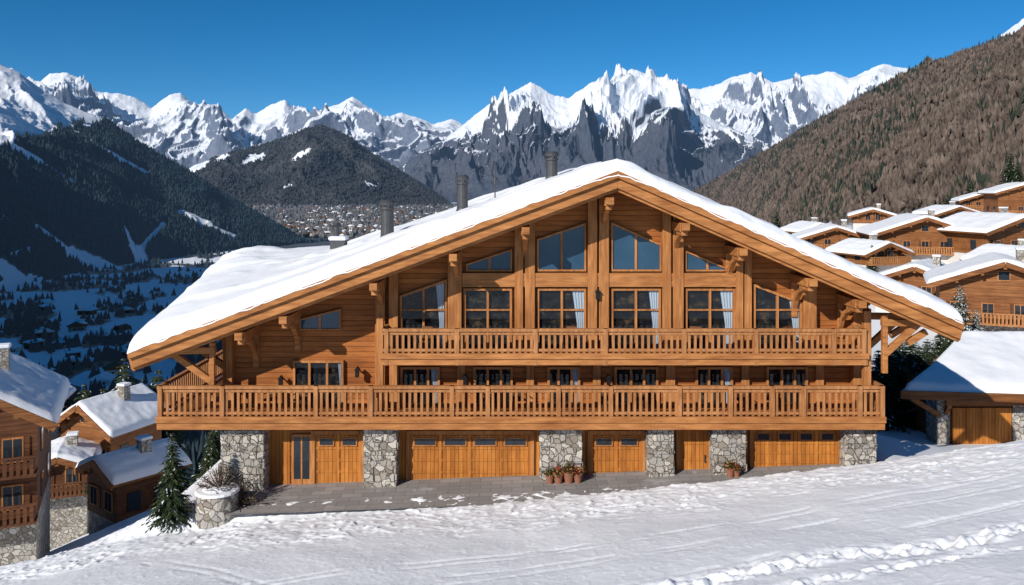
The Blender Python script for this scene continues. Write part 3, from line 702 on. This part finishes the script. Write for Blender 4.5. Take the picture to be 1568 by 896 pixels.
neighbour('wooden_chalet',1335,165,345,7,7,1.9,1.1,-20,stone=.5,balc=0)
neighbour('wooden_chalet',1450,165,346,8,6,2.4,1.2,8,stone=.5,balc=1)
neighbour('wooden_chalet',1240,150,372,6,6,2.2,1.1,10,stone=.5,balc=0)
neighbour('wooden_chalet',1500,185,325,8,6,2.6,1.3,-15,stone=.5,balc=1)
neighbour('wooden_chalet',1330,112,408,6,6,2.0,1.1,18,stone=.5,balc=1)
neighbour('wooden_chalet',1412,92,470,8,7,3.0,1.5,-35,stone=.8,balc=1,over=1.0)
neighbour('wooden_chalet',1530,78,512,10,7,5.0,1.8,-24,stone=1.4,balc=2,over=1.1,nw=4)
neighbour('wooden_chalet',1560,98,430,6.5,7,2.4,1.2,20,stone=.8,balc=1)
neighbour('dark_wooden_chalet',-34,47,838,6.4,8,8.0,1.9,24,wood_=W_DARK,stone=2.6,balc=2,over=1.0,nw=3)
neighbour('wooden_chalet',172,72,722,5.2,5.5,4.6,1.7,-20,stone=1.2,balc=2,over=.9,nw=3)
neighbour('dark_wooden_chalet',205,57,790,3.8,4.2,3.4,.8,-38,wood_=W_DARK,stone=.6,balc=0,over=.6,nw=2)
neighbour('dark_wooden_chalet',95,66,752,4.0,4.2,2.4,.8,20,wood_=W_DARK,stone=.5,balc=1,over=.6,nw=2)
neighbour('dark_wooden_chalet',40,100,655,7,7,3.4,1.4,15,wood_=W_DARK,stone=1.1,balc=1,over=.9,nw=3)
hut=empty('garage_hut')
x0,x1=WX(1437,42),29.; b=MB(); b.box(x0+.3,x1,42,50,-14,-9.9); b.build('walls',W_MID,hut)
b=MB(); b.box(x0-.15,x0+.5,41.85,43,-14,-10.3); b.box(WX(1549,42),WX(1549,42)+1.3,41.85,42.6,-14,-10.3); b.build('stone_corner',STONE,hut,.05)
b=MB(); xa,xb=WX(1458,42),WX(1545,42); b.box(xa,xb,41.9,41.99,-14,WZ(624,42))
for i in range(5): xx_=xa+(xb-xa)*i/4; b.box(xx_-.04,xx_+.04,41.87,41.9,-14,WZ(624,42))
b.build('garage_door',W_DOOR,hut)
ex0=WX(1380,41)-.1; R1=30.
u=np.linspace(0,1,70);vgr=np.linspace(0,1,40);U,V=np.meshgrid(u,vgr)
lx=ex0+6.2*V**.9
XX=lx+(R1-lx)*U; YY=40.8+6.2*V; base=-9.95+1.6*V-.35*U*(1-V)
e=np.clip(np.minimum(U*(R1-lx),np.minimum(V*6.2,(1-V)*6.2))/.4,0,1)
top=base+.28+(.36+.12*fbm(XX*.5,YY*.5,3))*np.sqrt(1-(1-e)**2)
grid_mesh('roof_snow',XX,YY,top,SNOW_R,None,hut)
b=MB()
c=[(ex0,40.8,-9.95),(R1,40.8,-10.3),(R1,47,-8.35),(ex0+6.2,47,-8.35)]
b.face([(p[0],p[1],p[2]+.26) for p in c]); b.face([(p[0],p[1],p[2]) for p in c][::-1])
for i in range(4):
    p,q=c[i],c[(i+1)%4]; b.face([p,q,(q[0],q[1],q[2]+.26),(p[0],p[1],p[2]+.26)])
b.beam((ex0-.05,40.74,-9.85),(R1,40.74,-10.2),.1,.4)
b.beam((ex0+.6,41.2,-10.1),(x0+.4,42.1,-11.4),.2,.22); b.beam((x0+.3,41.3,-10.2),(x0+.3,42.1,-11.3),.2,.2); b.box(x0,x1,41.2,41.4,-10.5,-10.2)
b.build('roof',W_MID,hut)
# ---------------------------------------------------------------- conifers
LF1=tree_mat('needle_foliage',(.012,.026,.014),(.04,.062,.028),3.); LF2=tree_mat('needle_foliage_light',(.04,.055,.022),(.09,.10,.04),3.)
BARK=simple('bark',(.08,.055,.04),.9,0,9,.4)
def conifer(name,h,r,seed,snow=.1):
    rd=random.Random(seed); b=MB()
    b.cyl(0,0,-.3,h*.96,h*.022,.01,8,0)
    n=int(26+h*1.6)
    for k in range(n):
        f=(k+rd.random()*.6)/n; z=h*(.05+.93*f); L_=r*(1-f)**.8*rd.uniform(.8,1.15)+.05
        nb=rd.randint(9,13); a0=rd.random()*6
        for i in range(nb):
            if rd.random()<.08: continue
            a=a0+2*math.pi*i/nb+rd.uniform(-.25,.25); l=L_*rd.uniform(.6,1.15); dr=rd.uniform(.15,.45)
            ca,sa=math.cos(a),math.sin(a); m=6
            prev=(0,0,z)
            for s in range(1,m+1):
                t=s/m; p=(ca*l*t,sa*l*t,z-l*dr*t*t*1.2+l*.12*t)
                wd=l*.26*(1.1-t)+.05
                for sg in (-1,1):
                    q=(p[0]-sa*sg*wd+ca*wd*.5,p[1]+ca*sg*wd+sa*wd*.5,p[2]-wd*rd.uniform(.2,.8))
                    mt=1 if rd.random()<.7 else 2
                    if rd.random()<snow and t>.3: mt=3
                    b.face([prev,q,p],mt)
                    b.face([prev,(p[0]+rd.uniform(-1,1)*wd*.3,p[1]+rd.uniform(-1,1)*wd*.3,p[2]-wd*.9),p],1)
                prev=p
    return b.build(name,[BARK,LF1,LF2,SNOW_R])
tmpl={}
def place(px,d,top,kind,rr,base=None,name='pine_tree'):
    x=WX(px,d); zg=gz(x,d) if base is None else WZ(base,d); h=WZ(top,d)-zg
    if kind not in tmpl: o=conifer(name,6,1.5,kind,.35 if kind in(3,) else .05); tmpl[kind]=o
    else:
        o=bpy.data.objects.new(name,tmpl[kind].data); link(o)
    o.location=(x,d,zg-.05); o.scale=(h/6*rr,h/6*rr,h/6); o.rotation_euler=(0,0,random.random()*6)
place(264,30.6,655,1,1.0); place(190,78,540,2,1.0); place(243,76,556,1,1.1); place(218,84,572,2,1.1); place(160,95,585,1,1.1); place(130,98,580,2,1.1); place(100,102,590,1,1.1); place(330,60,640,2,1.2,720); place(60,110,598,2,1.2); place(322,40,655,1,1.2)
place(145,62,690,2,1.1,752); place(125,70,655,1,1.1); place(112,80,640,2,1.1)
place(1470,68,432,3,1.25); place(1495,70,470,3,1.2); place(1520,60,500,3,1.1)
for i,(px,d,t) in enumerate(((1440,50,500),(1395,48,508),(1365,47,522),(1420,52,515),(1345,46,530),(1455,53,495),(1480,55,500),(1378,51,512),(1408,46,525),(1500,55,512),(1430,47,528))): place(px,d,t,1+i%2,1.7)
place(1335,108,372,2,1.1,420); place(1450,200,292,1,1.2,332); place(1484,190,272,2,1.2,325); place(1547,170,228,1,1.1,300); place(1190,300,322,2,1.4,355); place(1560,160,245,2,1.2,300); place(1385,150,318,1,1.1,350)
# ---------------------------------------------------------------- planter, pots, shrubs
root=empty('stone_planter',(WX(333,30.9),30.9,gz(WX(333,30.9),30.9)))
b=MB(); b.cyl(0,0,-.6,.75,.78,.72,20); b.build('stone_ring',STONE,root); b=MB(); b.cyl(0,0,.752,.85,.8,.76,20); b.cyl(0,0,.853,.95,.55,.3,14); b.build('snow_cap',SNOW_R,root,.03)
def shrub(h,r,nm,n=160,seed=1,leaf=.05):
    rd=random.Random(seed); b=MB()
    for i in range(n):
        a=rd.random()*6.28; e=rd.uniform(.3,1); l=h*rd.uniform(.5,1); p=Vector((0,0,0)); q=Vector((math.cos(a)*r*(1-e)*1.4,math.sin(a)*r*(1-e)*1.4,l*e))
        b.beam(p,q,.015,.015,0)
        for k in range(5):
            t=rd.uniform(.4,1.05); c=q*t+Vector((rd.gauss(0,.06),rd.gauss(0,.06),rd.gauss(0,.06))); mt=1+rd.randrange(nm-1)
            u=Vector((rd.gauss(0,1),rd.gauss(0,1),rd.gauss(0,1))).normalized()*leaf; w=Vector((rd.gauss(0,1),rd.gauss(0,1),rd.gauss(0,1))).normalized()*leaf
            b.face([c-u,c+w,c+u],mt)
    return b
TW=simple('dry_twigs',(.16,.10,.06),.9); RED=simple('red_blossom',(.45,.05,.03),.7); ORG=simple('orange_leaf',(.42,.16,.04),.8); TER=simple('terracotta_pot',(.28,.12,.07),.8)
shrub(1.3,1.0,4,70,3).build('dry_shrub',[BARK,TW,TW,LF2],root,loc=(.1,0,.8))
shrub(1.2,1.2,3,60,5).build('garden_shrub',[BARK,TW,LF2],None,loc=(WX(372,31.3),31.3,FC0-.1))
for i,(px,s) in enumerate(((842,.8),(855,1.),(871,1.1),(885,.9),(1118,.9),(1128,.7))):
    d=32.3; x=WX(px,d); z=FC0+.037*(x+8)+.02
    root=empty('flower_pot',(x,d,z)); b=MB(); b.cyl(0,0,0,.32*s,.13*s,.19*s,14); b.cyl(0,0,.32*s,.37*s,.21*s,.21*s,14); b.build('pot',TER,root)
    shrub(.42*s,.35*s,4,40,i,.05).build('flowers',[LF1,RED if i%2 else LF1,LF2,ORG],root,loc=(0,0,.35*s))
# ---------------------------------------------------------------- camera, light
cam=bpy.data.cameras.new('camera'); co=bpy.data.objects.new('camera',cam); link(co); co.location=(0,0,0); co.rotation_euler=(math.pi/2,0,0)
cam.sensor_width=36; cam.lens=36*F/1568; cam.shift_y=-(448-HY)/1568; cam.clip_start=.5; cam.clip_end=40000; scene.camera=co
sd_=Vector((-.55,-.70,.49)).normalized(); el=math.asin(sd_.z); az=math.atan2(sd_.x,sd_.y)
sl=bpy.data.lights.new('sun','SUN'); sl.energy=5.0; sl.angle=math.radians(.5); sl.color=(1,.945,.87); so=bpy.data.objects.new('sun',sl); link(so); so.rotation_euler=sd_.to_track_quat('Z','Y').to_euler()
w=bpy.data.worlds.new('World'); scene.world=w; w.use_nodes=True; nt=w.node_tree
sk=nt.nodes.new('ShaderNodeTexSky'); sk.sky_type='NISHITA'; sk.sun_disc=False; sk.sun_elevation=el; sk.sun_rotation=az%(2*math.pi); sk.altitude=2800; sk.air_density=.78; sk.dust_density=.1; sk.ozone_density=5.
hs=nt.nodes.new('ShaderNodeHueSaturation'); hs.inputs['Hue'].default_value=.492; hs.inputs['Saturation'].default_value=1.24; hs.inputs['Value'].default_value=.86
nt.links.new(sk.outputs[0],hs.inputs['Color']); nt.links.new(hs.outputs[0],nt.nodes['Background'].inputs[0]); nt.nodes['Background'].inputs[1].default_value=.115
scene.view_settings.view_transform='Standard'; scene.view_settings.look='None'; scene.view_settings.exposure=0
